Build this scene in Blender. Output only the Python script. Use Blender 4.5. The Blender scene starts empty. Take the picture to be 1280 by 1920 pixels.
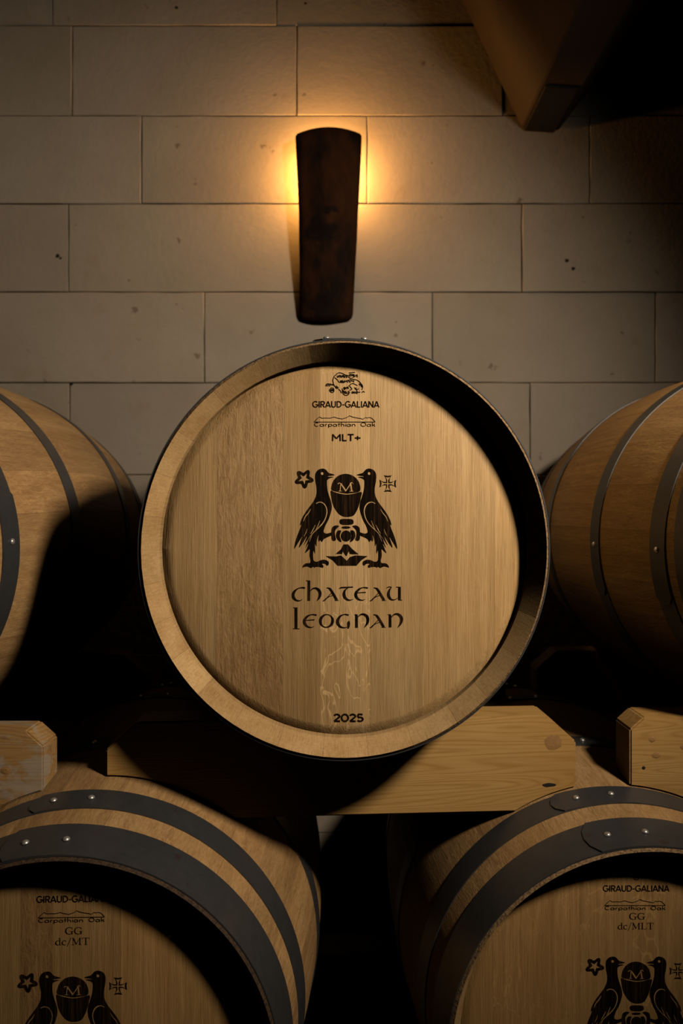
import bpy, bmesh, math, random
from math import sin, cos, pi, radians as R
from mathutils import Vector, Matrix
from mathutils.geometry import delaunay_2d_cdt
import numpy as np

S = bpy.context.scene
C = S.collection
rnd = random.Random(7)
F = 1344.0                                   # focal length in pixels of the 1280 px wide frame

# ------------------------------------------------------------------ camera
cam = bpy.data.objects.new('camera', bpy.data.cameras.new('camera'))
C.objects.link(cam); S.camera = cam
cam.location = (0, 0, 0); cam.rotation_euler = (pi/2, 0, 0)
cam.data.sensor_fit = 'HORIZONTAL'; cam.data.sensor_width = 24.0
cam.data.lens = F/1280*24
cam.data.clip_start = 0.02
cam.data.dof.use_dof = True; cam.data.dof.focus_distance = 1.02; cam.data.dof.aperture_fstop = 4.5

# ------------------------------------------------------------------ world, lights, exposure
w = bpy.data.worlds.new('world'); S.world = w; w.use_nodes = True
w.node_tree.nodes['Background'].inputs[0].default_value = (1.0, .8, .6, 1)
w.node_tree.nodes['Background'].inputs[1].default_value = .0006
vs = S.view_settings
S.display_settings.display_device = 'sRGB'
vs.view_transform = 'Standard'; vs.look = 'None'; vs.exposure = 0; vs.gamma = 1; vs.use_curve_mapping = False

def spot(name, loc, aim, power, col, radius, size, blend):
    l = bpy.data.lights.new(name, 'SPOT'); o = bpy.data.objects.new(name, l); C.objects.link(o)
    l.energy = power; l.color = col; l.shadow_soft_size = radius; l.spot_size = R(size); l.spot_blend = blend
    o.location = loc
    o.rotation_euler = (Vector(aim)-Vector(loc)).to_track_quat('-Z', 'Y').to_euler()
    return o
KEY = (.93, .11, .76)
spot('key_lamp', KEY, (-.20, 1.45, .16), 106, (1, .85, .655), .085, 93, 1.0)
spot('right_barrel_fill', (-.88, 1.50, 1.78), (.60, 1.40, .06), 36, (1, .64, .24), .13, 27, 1.0)  # unseen amber fill, added only to brighten the right barrel
S.cycles.max_bounces = 6
S.cycles.diffuse_bounces = 0
S.cycles.sample_clamp_indirect = 3

# ------------------------------------------------------------------ node helpers
def new_mat(name):
    m = bpy.data.materials.new(name); m.use_nodes = True
    nt = m.node_tree
    return m, nt, nt.nodes['Principled BSDF']
class N:
    def __init__(s, nt): s.nt = nt
    def n(s, t, **k):
        x = s.nt.nodes.new(t)
        for a, b in k.items(): setattr(x, a, b)
        return x
    def l(s, a, b): s.nt.links.new(a, b)
    def obj(s, scale=(1,1,1), loc=(0,0,0), rot=(0,0,0), src=None):
        if src is None:
            tc = s.n('ShaderNodeTexCoord'); src = tc.outputs['Object']
        mp = s.n('ShaderNodeMapping'); s.l(src, mp.inputs[0])
        mp.inputs['Scale'].default_value = scale; mp.inputs['Location'].default_value = loc
        mp.inputs['Rotation'].default_value = rot
        return mp.outputs[0]
    def offset(s, vec, amount=37.0):
        oi = s.n('ShaderNodeObjectInfo'); v = s.n('ShaderNodeVectorMath', operation='SCALE')
        cx = s.n('ShaderNodeCombineXYZ')
        for i in range(3): s.l(oi.outputs['Random'], cx.inputs[i])
        s.l(cx.outputs[0], v.inputs[0]); v.inputs['Scale'].default_value = amount
        a = s.n('ShaderNodeVectorMath', operation='ADD'); s.l(vec, a.inputs[0]); s.l(v.outputs[0], a.inputs[1])
        return a.outputs[0]
    def noise(s, vec, scale=1.0, detail=4, rough=.55, dist=0):
        x = s.n('ShaderNodeTexNoise'); s.l(vec, x.inputs['Vector'])
        x.inputs['Scale'].default_value = scale; x.inputs['Detail'].default_value = detail
        x.inputs['Roughness'].default_value = rough; x.inputs['Distortion'].default_value = dist
        return x.outputs['Fac']
    def ramp(s, fac, stops, interp='LINEAR'):
        x = s.n('ShaderNodeValToRGB'); s.l(fac, x.inputs[0]); x.color_ramp.interpolation = interp
        e = x.color_ramp.elements
        while len(e) < len(stops): e.new(.5)
        for el, (p, c) in zip(e, stops):
            el.position = p; el.color = (c, c, c, 1) if isinstance(c, (int, float)) else (*c, 1)
        return x.outputs[0]
    def mix(s, fac, a, b, mode='MIX'):
        x = s.n('ShaderNodeMix', data_type='RGBA', blend_type=mode)
        for v, i in ((fac, 0), (a, 6), (b, 7)):
            if isinstance(v, (int, float)): x.inputs[i].default_value = v if i == 0 else (v, v, v, 1)
            elif isinstance(v, tuple): x.inputs[i].default_value = (*v, 1)
            else: s.l(v, x.inputs[i])
        return x.outputs[2]
    def math(s, op, a, b=0.0, clamp=False):
        x = s.n('ShaderNodeMath', operation=op, use_clamp=clamp)
        for v, i in ((a, 0), (b, 1)):
            if isinstance(v, (int, float)): x.inputs[i].default_value = v
            else: s.l(v, x.inputs[i])
        return x.outputs[0]
    def bump(s, h, strength, dist, bsdf):
        x = s.n('ShaderNodeBump'); x.inputs['Strength'].default_value = strength
        x.inputs['Distance'].default_value = dist; s.l(h, x.inputs['Height']); s.l(x.outputs[0], bsdf.inputs['Normal'])

def oak(name, axis, base, dark, rays=.0, contrast=1.0, low=False):
    """Oak with the grain along AXIS ('y' staves, 'z' head boards), tone multiplied by each piece's own object colour."""
    m, nt, b = new_mat(name); g = N(nt)
    st = {'y': (1, .035, 1), 'z': (1, 1, .03), 'x': (.03, 1, 1)}[axis]
    v = g.offset(g.obj(st))
    fine = g.noise(v, 620, 3, .6); mid = g.noise(v, 150, 4, .6, .3); broad = g.noise(v, 38, 3, .5, .6)
    f = g.math('ADD', g.math('MULTIPLY', fine, .35), g.math('ADD', g.math('MULTIPLY', mid, .35), g.math('MULTIPLY', broad, .3)))
    f = g.ramp(f, [(.38, 0.0), (.60, 1.0)])
    col = g.mix(f, dark, base)
    pores = g.ramp(g.noise(v, 900, 2, .5), [(.56, 0.0), (.68, 1.0)])
    col = g.mix(g.math('MULTIPLY', pores, .30*contrast), col, tuple(c*.42 for c in dark))
    # cloudy colour drift of the wood
    pat = g.noise(g.offset(g.obj((1, 1, 1))), 7, 3, .5)
    col = g.mix(g.ramp(pat, [(.35, 0.0), (.7, .35)]), col, tuple(c*d for c, d in zip(base, (.80, .70, .55))))
    if rays > 0:                              # medullary flakes: pale winding marks across the grain
        vr = g.offset(g.obj({'z': (1, 1, .42), 'y': (1, .4, 1), 'x': (.4, 1, 1)}[axis]))
        n1 = g.noise(vr, 34, 2, .5, 1.5)
        d = g.math('ABSOLUTE', g.math('SUBTRACT', n1, .52))
        fl = g.ramp(d, [(.0, 1.0), (.012, .85), (.022, 0.0)])
        msk = g.ramp(g.noise(vr, 9, 2, .5), [(.46, 0.0), (.60, 1.0)])
        if low:
            sp = g.n('ShaderNodeSeparateXYZ'); g.l(g.obj((1, 1, 1)), sp.inputs[0])
            msk = g.ramp(g.math('ADD', g.math('MULTIPLY', sp.outputs[2], 2.5), .5), [(.0, 1.0), (.26, .9), (.38, .06)])
        col = g.mix(g.math('MULTIPLY', g.math('MULTIPLY', fl, msk), rays), col, tuple(min(1, c*1.35) for c in base))
    oi = g.n('ShaderNodeObjectInfo')
    col = g.mix(1.0, col, oi.outputs['Color'], 'MULTIPLY')
    g.l(col, b.inputs['Base Color']); b.inputs['Roughness'].default_value = .55
    b.inputs['Specular IOR Level'].default_value = .3
    g.bump(f, .35, .0012, b)
    return m

OAKB = (.60, .40, .195); OAKD = (.40, .245, .102)
M = {}
M['stave'] = oak('oak_stave', 'y', (.60, .375, .170), (.34, .19, .080), .35)
M['head'] = oak('oak_head_board', 'z', OAKB, OAKD, .09)
M['head_flamed'] = oak('oak_head_board_flamed', 'z', OAKB, OAKD, .75, 1.4, True)
M['head_rayed'] = oak('oak_head_board_rayed', 'z', OAKB, OAKD, .45, 1.4)

# rough swirling figure on one wide board
def figured():
    m, nt, b = new_mat('oak_head_board_figured'); g = N(nt)
    v = g.obj((1, 1, .09)); v2 = g.obj((1, 1, .35))
    a = g.noise(v, 260, 4, .65, .5); c = g.noise(v2, 95, 4, .7, 1.8); d = g.noise(g.obj((1, 1, .2)), 30, 3, .5, .5)
    f = g.math('ADD', g.math('MULTIPLY', a, .35), g.math('ADD', g.math('MULTIPLY', c, .40), g.math('MULTIPLY', d, .25)))
    f = g.ramp(f, [(.36, 0.0), (.60, 1.0)])
    col = g.mix(f, (.31, .175, .066), (.54, .335, .155))
    oi = g.n('ShaderNodeObjectInfo'); col = g.mix(1.0, col, oi.outputs['Color'], 'MULTIPLY')
    g.l(col, b.inputs['Base Color']); b.inputs['Roughness'].default_value = .6
    g.bump(f, .5, .0015, b)
    return m
M['head_figured'] = figured()

def bevel_mat():
    """End of the staves: saw-cut cross grain, fine radial and ring lines."""
    m, nt, b = new_mat('oak_cross_cut'); g = N(nt)
    tc = g.n('ShaderNodeTexCoord'); sp = g.n('ShaderNodeSeparateXYZ'); g.l(tc.outputs['Object'], sp.inputs[0])
    rad = g.math('POWER', g.math('ADD', g.math('MULTIPLY', sp.outputs[0], sp.outputs[0]), g.math('MULTIPLY', sp.outputs[2], sp.outputs[2])), .5)
    ang = g.math('ARCTAN2', sp.outputs[2], sp.outputs[0])
    cx = g.n('ShaderNodeCombineXYZ'); g.l(g.math('MULTIPLY', ang, 1.0), cx.inputs[0]); g.l(g.math('MULTIPLY', rad, .55), cx.inputs[1])
    a = g.noise(cx.outputs[0], 210, 3, .6)
    cy = g.n('ShaderNodeCombineXYZ'); g.l(g.math('MULTIPLY', ang, .10), cy.inputs[0]); g.l(rad, cy.inputs[1])
    r2 = g.noise(cy.outputs[0], 650, 2, .6)
    big = g.noise(g.obj((1, 1, 1)), 24, 3, .5)
    f = g.math('ADD', g.math('MULTIPLY', a, .4), g.math('ADD', g.math('MULTIPLY', r2, .25), g.math('MULTIPLY', big, .35)))
    col = g.mix(g.ramp(f, [(.36, 0.0), (.62, 1.0)]), (.42, .25, .10), (.68, .45, .22))
    oi = g.n('ShaderNodeObjectInfo'); col = g.mix(1.0, col, oi.outputs['Color'], 'MULTIPLY')
    g.l(col, b.inputs['Base Color']); b.inputs['Roughness'].default_value = .75; b.inputs['Specular IOR Level'].default_value = .05
    g.bump(f, .4, .0008, b)
    return m
M['bevel'] = bevel_mat()
def rough_edge(ca, cb_, nm='oak_rough_rim_edge'):
    m, nt, b = new_mat(nm); g = N(nt)
    f = g.noise(g.obj((1, 1, 1)), 260, 4, .7)
    col = g.mix(g.ramp(f, [(.35, 0.0), (.60, 1.0)]), ca, cb_)
    g.l(col, b.inputs['Base Color']); b.inputs['Roughness'].default_value = .8
    g.bump(f, .8, .002, b)
    return m
M['rim'] = rough_edge((.06, .032, .015), (.36, .22, .10))
M['rim_dark'] = rough_edge((.014, .008, .005), (.085, .045, .02), 'oak_darkened_rim_edge')

def steel(name, c, rough, metal):
    m, nt, b = new_mat(name); g = N(nt)
    f = g.noise(g.offset(g.obj((1, 1, 1))), 45, 5, .65); h = g.noise(g.offset(g.obj((1, 12, 1))), 60, 3, .6)
    col = g.mix(f, tuple(x*.62 for x in c), c)
    spots = g.ramp(g.noise(g.offset(g.obj((1, 1, 1))), 30, 2, .4), [(.72, 0.0), (.76, 1.0)])
    col = g.mix(g.math('MULTIPLY', spots, .4), col, (.10, .05, .02))
    g.l(col, b.inputs['Base Color']); b.inputs['Metallic'].default_value = metal
    g.l(g.math('ADD', g.math('MULTIPLY', h, .25), rough-.12), b.inputs['Roughness'])
    g.bump(f, .15, .0005, b)
    return m
M['steel'] = steel('hoop_steel', (.125, .125, .132), .40, .6)
M['rivet'] = steel('rivet_steel', (.78, .76, .74), .38, .75)

def pine(name, base, dark, paint=0):
    m, nt, b = new_mat(name); g = N(nt)
    wv = g.n('ShaderNodeTexNoise'); g.l(g.obj((.9, 5, 5)), wv.inputs['Vector'])
    wv.inputs['Scale'].default_value = 2.4; wv.inputs['Detail'].default_value = 2
    cont = g.noise(g.offset(g.obj((.42, 1.6, 7.0))), 2.6, 1.5, .4, .15)
    lines_o = g.ramp(g.math('ADD', g.math('MULTIPLY', g.math('SINE', g.math('MULTIPLY', cont, 210)), .5), .5), [(.0, .0), (.3, .75), (1.0, 1.0)])
    fine = g.noise(g.offset(g.obj((.04, 1, 1))), 260, 3, .6)
    f = g.math('ADD', g.math('MULTIPLY', lines_o, .32), g.math('MULTIPLY', fine, .68))
    col = g.mix(g.ramp(f, [(.25, 0.0), (.75, 1.0)]), dark, base)
    drift = g.ramp(g.noise(g.offset(g.obj((.5, 1, 1))), 9, 3, .5), [(.4, 0.0), (.7, .5)])
    col = g.mix(drift, col, tuple(c*d for c, d in zip(base, (.78, .64, .42))))
    if paint:
        p = g.ramp(g.noise(g.offset(g.obj((.45, 1, 1))), 16, 5, .7, .6), [(.50, 0.0), (.58, 1.0)])
        col = g.mix(g.math('MULTIPLY', p, .7), col, (.44, .37, .30))
        q = g.ramp(g.noise(g.offset(g.obj((.3, 1, 1))), 26, 4, .7), [(.58, 0.0), (.70, .7)])
        col = g.mix(q, col, (.12, .06, .03))
    g.l(col, b.inputs['Base Color']); b.inputs['Roughness'].default_value = .55
    g.bump(f, .3, .001, b)
    return m
M['pine'] = pine('pine_block', (.56, .335, .115), (.42, .225, .062))
M['pine_worn'] = pine('pine_block_worn', (.50, .30, .12), (.33, .18, .06), 1)
def plain(name, c, rough, nscale=30, amt=.4, bump=.3, bd=.001, metal=0):
    m, nt, b = new_mat(name); g = N(nt)
    f = g.noise(g.offset(g.obj((1, 1, 1))), nscale, 5, .65)
    g.l(g.mix(f, tuple(x*(1-amt) for x in c), tuple(min(1, x*(1+amt)) for x in c)), b.inputs['Base Color'])
    b.inputs['Roughness'].default_value = rough; b.inputs['Metallic'].default_value = metal
    g.bump(f, bump, bd, b)
    return m
M['knot'] = plain('pine_knot', (.36, .19, .065), .6, 120)
M['hole'] = plain('dark_pit', (.012, .008, .006), .9, 120)
M['floor'] = plain('packed_floor', (.10, .085, .07), .9, 6)
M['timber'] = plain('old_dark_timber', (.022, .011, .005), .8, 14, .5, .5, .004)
M['iron'] = plain('black_iron', (.02, .018, .016), .6, 40, metal=.6)
def burnt():
    m, nt, b = new_mat('branded_char'); g = N(nt)
    f = g.noise(g.obj((1, 1, .03)), 520, 3, .6)
    g.l(g.mix(g.ramp(f, [(.5, 0.0), (.72, 1.0)]), (.006, .0035, .002), (.055, .026, .010)), b.inputs['Base Color'])
    b.inputs['Roughness'].default_value = .85; b.inputs['Specular IOR Level'].default_value = .06
    return m
M['ink'] = burnt()
def stone():
    m, nt, b = new_mat('limestone_block'); g = N(nt)
    v = g.offset(g.obj((1, 1, 1)), 5)
    big = g.noise(v, 2.6, 4, .6); fine = g.noise(v, 60, 4, .65); blot = g.noise(v, 9, 4, .6, .5)
    col = g.mix(g.ramp(big, [(.3, 0.0), (.7, 1.0)]), (.365, .305, .245), (.45, .385, .315))
    col = g.mix(g.ramp(blot, [(.58, 0.0), (.75, .45)]), col, (.33, .24, .15))
    col = g.mix(g.math('MULTIPLY', fine, .28), col, (.30, .24, .19))
    spk = g.ramp(g.noise(v, 22, 3, .55), [(.70, 0.0), (.745, 1.0)])
    col = g.mix(g.math('MULTIPLY', spk, .6), col, (.13, .085, .05))
    oi = g.n('ShaderNodeObjectInfo'); col = g.mix(1.0, col, oi.outputs['Color'], 'MULTIPLY')
    g.l(col, b.inputs['Base Color']); b.inputs['Roughness'].default_value = .92
    b.inputs['Specular IOR Level'].default_value = .15
    g.bump(g.mix(.5, fine, blot), .35, .003, b)
    return m
M['stone'] = stone()
M['mortar'] = plain('recessed_mortar', (.085, .058, .038), .95, 25, .5, .6, .004)
def charred():
    m, nt, b = new_mat('sconce_charred_oak'); g = N(nt)
    f = g.noise(g.obj((1, 1, .12)), 60, 4, .6); h = g.noise(g.obj((1, 1, .5)), 11, 3, .6)
    col = g.mix(g.ramp(h, [(.36, 0.0), (.62, 1.0)]), (.006, .0025, .001), (.060, .018, .004))
    col = g.mix(g.math('MULTIPLY', f, .5), col, (.018, .008, .003))
    # the round burnt stain in the middle of the stave
    for (cx_, cz_, sx, sz) in ((.004, .045, .026, .016), (-.02, -.012, .05, .03), (-.02, -.22, .035, .04)):
        v = g.obj((1/sx, 0, 1/sz), (-cx_/sx, 0, -cz_/sz))
        ln = g.n('ShaderNodeVectorMath', operation='LENGTH'); g.l(v, ln.inputs[0])
        d = g.math('ADD', ln.outputs['Value'], g.math('MULTIPLY', g.math('SUBTRACT', g.noise(g.obj((1, 1, 1)), 38, 4), .5), 2.6))
        col = g.mix(g.ramp(d, [(.55, .85), (1.15, 0.0)]) if cx_ > 0 else g.ramp(g.math('MULTIPLY', d, .6), [(.35, .85), (.9, 0.0)]), col, (.004, .002, .002))
    g.l(col, b.inputs['Base Color']); b.inputs['Roughness'].default_value = .8; b.inputs['Specular IOR Level'].default_value = .12
    g.bump(f, .4, .002, b)
    return m
M['charred'] = charred()
def glow():
    m, nt, b = new_mat('bulb_glow')
    b.inputs['Base Color'].default_value = (1, .7, .3, 1)
    b.inputs['Emission Color'].default_value = (1, .50, .12, 1); b.inputs['Emission Strength'].default_value = 12
    return m
M['glow'] = glow()

# ------------------------------------------------------------------ object helpers
def link(name, me, parent=None, loc=(0, 0, 0), rot=(0, 0, 0), mat=None):
    o = bpy.data.objects.new(name, me); C.objects.link(o)
    o.location = loc; o.rotation_euler = rot
    if parent: o.parent = parent
    if mat is not None:
        for m_ in (mat if isinstance(mat, (list, tuple)) else [mat]): me.materials.append(m_)
    return o
def thing(name, label, cat, loc=(0, 0, 0), rot=(0, 0, 0), group=None):
    o = bpy.data.objects.new(name, None); C.objects.link(o); o.location = loc; o.rotation_euler = rot
    o.empty_display_size = .1; tag(o, label, cat, group); return o
def tag(o, label, cat, group=None):
    o['label'] = label; o['category'] = cat
    if group: o['group'] = group
def pymesh(name, vs_, fs, smooth=False):
    me = bpy.data.meshes.new(name); me.from_pydata(vs_, [], fs); me.update()
    if smooth:
        for p in me.polygons: p.use_smooth = True
    return me
def bmesh_done(bm, name, smooth=False, recalc=True):
    if recalc: bmesh.ops.recalc_face_normals(bm, faces=bm.faces)
    me = bpy.data.meshes.new(name); bm.to_mesh(me); bm.free()
    if smooth:
        for p in me.polygons: p.use_smooth = True
    return me
def prism(poly, y0, y1, name, bevel=0.0, segs=1):
    """poly: (x,z) outline, extruded from y0 to y1; only the outline's rims are bevelled."""
    bm = bmesh.new()
    a = [bm.verts.new((x, y0, z)) for x, z in poly]; b_ = [bm.verts.new((x, y1, z)) for x, z in poly]
    n = len(poly); bm.faces.new(a); bm.faces.new(b_[::-1])
    for i in range(n): bm.faces.new((a[i], b_[i], b_[(i+1) % n], a[(i+1) % n]))
    bmesh.ops.recalc_face_normals(bm, faces=bm.faces)
    if bevel: bmesh.ops.bevel(bm, geom=list(bm.edges), offset=bevel, segments=segs, affect='EDGES', clamp_overlap=True)
    return bmesh_done(bm, name)

# ------------------------------------------------------------------ the setting
WALL = 2.10
floor = link('floor', prism([(-3, -.06), (3, -.06), (3, 0), (-3, 0)], -1.0, WALL+.14, 'floor'), loc=(0, 0, -1.22), mat=M['floor']); floor['kind'] = 'structure'
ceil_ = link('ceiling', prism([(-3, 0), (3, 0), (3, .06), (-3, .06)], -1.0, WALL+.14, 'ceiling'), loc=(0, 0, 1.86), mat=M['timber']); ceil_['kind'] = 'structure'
wall = link('wall_back', prism([(-3, -1.22), (3, -1.22), (3, 1.86), (-3, 1.86)], WALL+.007, WALL+.14, 'wall_back'), mat=M['mortar']); wall['kind'] = 'structure'

def wx(px): return (px-640)*WALL/F
def wz(py): return (960-py)*WALL/F
rows = [(-288, -120, [320, 735]), (-120, 48, [98, 518, 936]), (48, 217, [135, 556, 942]), (217, 382, [265, 688, 1105]),
        (382, 547.5, [128, 600, 978]), (547.5, 717.5, [383, 810, 1228]), (717.5, 890, [130, 563, 993]),
        (890, 1058, [345, 770, 1190]), (1058, 1226, [140, 560, 985]), (1226, 1394, [350, 772, 1193]), (1394, 1562, [140, 562, 985]),
        (1562, 1730, [350, 772, 1193]), (1730, 1740.8, [140, 562, 985])]
def stone_block(x0, x1, z0, z1):
    g = .0015
    x0 += g; x1 -= g; z0 += g; z1 -= g
    t = rnd.uniform(-.0012, .0012); ch = .0013
    j = lambda s=.0011: rnd.uniform(-s, s)
    nx = 8; front = []; back = []
    def ring(ins, y, wob):
        out = []
        cs = [(x0+ins, z0+ins), (x1-ins, z0+ins), (x1-ins, z1-ins), (x0+ins, z1-ins)]
        for k in range(4):
            a, b_ = cs[k], cs[(k+1) % 4]; n = nx if k % 2 == 0 else 4
            for i in range(n):
                u = i/n; out.append((a[0]+(b_[0]-a[0])*u + (wob and j()), y, a[1]+(b_[1]-a[1])*u + (wob and j())))
        return out
    r0 = ring(0, WALL+.03, 0); r1 = ring(0, WALL+.0016+t, 1); r2 = ring(ch, WALL+t, 1)
    n = len(r0); v = r0+r1+r2; f = []
    for k in range(2):
        for i in range(n): f.append((k*n+i, k*n+(i+1) % n, (k+1)*n+(i+1) % n, (k+1)*n+i))
    f.append(tuple(2*n+i for i in range(n)))
    return pymesh('stone_block', v, f)
for (y0, y1, joints) in rows:
    P = 422.0
    xs = list(joints)
    while xs[0] > -1200: xs.insert(0, xs[0]-P)
    while xs[-1] < 2480: xs.append(xs[-1]+P)
    for a, b_ in zip(xs, xs[1:]):
        me = stone_block(wx(a), wx(b_), wz(y1), wz(y0))
        o = link('stone_block', me, wall, mat=M['stone'])
        t = rnd.uniform(.93, 1.04); o.color = (t, t*rnd.uniform(.98, 1.0), t*rnd.uniform(.95, 1.0), 1)
def pit(px, py, r):
    """a small dark chip in the stone face"""
    bm = bmesh.new(); n = 9
    ring_ = [bm.verts.new((r*rnd.uniform(.7, 1.2)*cos(2*pi*i/n), -.0004, r*rnd.uniform(.6, 1.1)*sin(2*pi*i/n))) for i in range(n)]
    c = bm.verts.new((0, -.0012, 0))
    for i in range(n): bm.faces.new((ring_[i], ring_[(i+1) % n], c))
    link('chip', bmesh_done(bm, 'chip'), wall, loc=(wx(px), WALL-.0016, wz(py)), mat=M['hole'])
for p in ((109, 480, .0065), (114, 484, .004), (1062, 489, .0065), (1074, 504, .006), (331, 15, .005), (573, 7, .004), (135, 720, .005)): pit(*p)

# dark slanting timber under the ceiling, upper right
def tx(px, d): return (px-640)*d/F
def tz(py, d): return (960-py)*d/F
d = 1.98
pl = [(997, 198), (1070, 203), (1200, 30), (1330, -254), (785, -254)]
br = thing('timber_brace', 'dark timber brace coming down from the ceiling at the upper right of the wall', 'beam', (tx(1030, d), d, tz(203, d)))
ox, oz = tx(1030, d), tz(203, d)
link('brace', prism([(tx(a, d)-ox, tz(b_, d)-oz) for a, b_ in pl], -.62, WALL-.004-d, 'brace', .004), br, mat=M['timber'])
link('end_plate', prism([(tx(1003, d)-ox, tz(199, d)-oz-.006), (tx(1062, d)-ox, tz(203, d)-oz-.006), (tx(1062, d)-ox, tz(203, d)-oz), (tx(1003, d)-ox, tz(199, d)-oz+.001)], -.10, WALL-.004-d, 'end_plate', .001), br, mat=M['iron'])
cb = thing('added_shade_beam', 'unseen heavy ceiling beam added beyond the brace to shade the upper right corner', 'beam', (1.24, 1.2, 1.50))  # out-of-frame beam, added to help shade the upper right wall
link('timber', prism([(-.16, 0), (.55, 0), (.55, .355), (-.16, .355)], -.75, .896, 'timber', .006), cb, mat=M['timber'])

# ------------------------------------------------------------------ barrels
L, RB, RH = .95, .340, .2862
def rad(y): u = (y-L/2)/(L/2); return RB-(RB-RH)*u*u
def hoop_rows(a, b): return [(.0035, .066), (a, b), (.300, .338), (L-.338, L-.300), (L-b, L-a), (L-.066, L-.0035)]
HOOP_SETS = {'upper': hoop_rows(.088, .127), 'lower': hoop_rows(.105, .150)}

def stave_mesh(a0, a1, nm='stave', rim='rim'):
    g = .0004; a0 += g; a1 -= g
    ys = [.005, .03, .06, .10, .16, .23, .31, .40, L/2]; ys = ys + [L-y for y in ys[-2::-1]]
    prof = [(rad(y), y, 0) for y in ys]               # outside
    prof += [(.283, L, 2), (.266, L-.034, 1), (.2655, L-.062, 0), (.305, L-.2, 0), (.318, L/2, 0), (.305, .2, 0), (.2655, .062, 0), (.266, .034, 1), (.283, .0, 2)]
    n = len(prof); seg = 4; v = []; f = []; mi = []
    for s in range(seg+1):
        a = a0+(a1-a0)*s/seg
        for (r, y, _) in prof: v.append((r*sin(a), y, r*cos(a)))
    for s in range(seg):
        for i in range(n):
            j = (i+1) % n
            f.append((s*n+i, s*n+j, (s+1)*n+j, (s+1)*n+i))
            no = len(ys)
            if i == n-1 or i == no-1: mi.append(2)          # rough outer rim edge
            elif i in (no, n-2): mi.append(1)               # saw-cut bevel
            elif i in (no+1, n-3): mi.append(1)
            else: mi.append(0)
    f.append(tuple(range(n))); mi.append(0)
    f.append(tuple(seg*n+i for i in range(n))[::-1]); mi.append(0)
    me = pymesh(nm, v, f)
    for m_ in ('stave', 'bevel', rim): me.materials.append(M[m_])
    for p, k in zip(me.polygons, mi):
        p.material_index = k; p.use_smooth = len(p.vertices) == 4
    bm = bmesh.new(); bm.from_mesh(me); bmesh.ops.recalc_face_normals(bm, faces=bm.faces)
    for e in bm.edges:
        if len(e.link_faces) == 2 and e.calc_face_angle(0) > R(22): e.smooth = False
    bm.to_mesh(me); bm.free()
    return me

def hoop_mesh(y0, y1):
    """one steel strip whose riveted end laps over itself at the top; angle 0 = lap end, running clockwise"""
    nseg, nw, th = 150, 4, .0016
    tot = 2*pi+R(24)
    v = []; f = []
    for i in range(nseg+1):
        u = i/nseg; a = tot*u
        lift = .0024*max(0, 1-a/R(30)) if a < R(30) else 0
        for side in (0, 1):
            for k in range(nw+1):
                q = k/nw; y = y0+(y1-y0)*q
                aa = a+(R(2.6)*abs(2*q-1)**2.2 if i == 0 else 0)
                r = rad(y)+.0002+lift+(th if side else 0)
                v.append((r*sin(aa), y, r*cos(aa)))
    W = nw+1; P = 2*W
    for i in range(nseg):
        b0, b1 = i*P, (i+1)*P
        for k in range(nw):
            f.append((b0+k, b0+k+1, b1+k+1, b1+k)); f.append((b0+W+k, b1+W+k, b1+W+k+1, b0+W+k+1))
        f.append((b0, b1, b1+W, b0+W)); f.append((b0+nw, b0+W+nw, b1+W+nw, b1+nw))
    for b0 in (0, nseg*P):
        for k in range(nw): f.append((b0+k, b0+k+1, b0+W+k+1, b0+W+k))
    me = pymesh('hoop', v, f)
    bm = bmesh.new(); bm.from_mesh(me); bmesh.ops.recalc_face_normals(bm, faces=bm.faces)
    for e in bm.edges:
        if len(e.link_faces) == 2 and e.calc_face_angle(0) > R(35): e.smooth = False
    for fc in bm.faces: fc.smooth = True
    bm.to_mesh(me); bm.free(); me.materials.append(M['steel'])
    return me
def rivet_mesh():
    v = []; f = []; n = 14; pr = [(.0052, 0), (.0050, .0012), (.0040, .0026), (.0024, .0035)]
    for r, h in pr:
        for i in range(n): v.append((r*cos(2*pi*i/n), r*sin(2*pi*i/n), h))
    v.append((0, 0, .0039))
    for k in range(len(pr)-1):
        for i in range(n): f.append((k*n+i, k*n+(i+1) % n, (k+1)*n+(i+1) % n, (k+1)*n+i))
    k = len(pr)-1
    for i in range(n): f.append((k*n+i, k*n+(i+1) % n, len(v)-1))
    me = pymesh('rivet', v, f, True); me.materials.append(M['rivet']); return me

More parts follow.
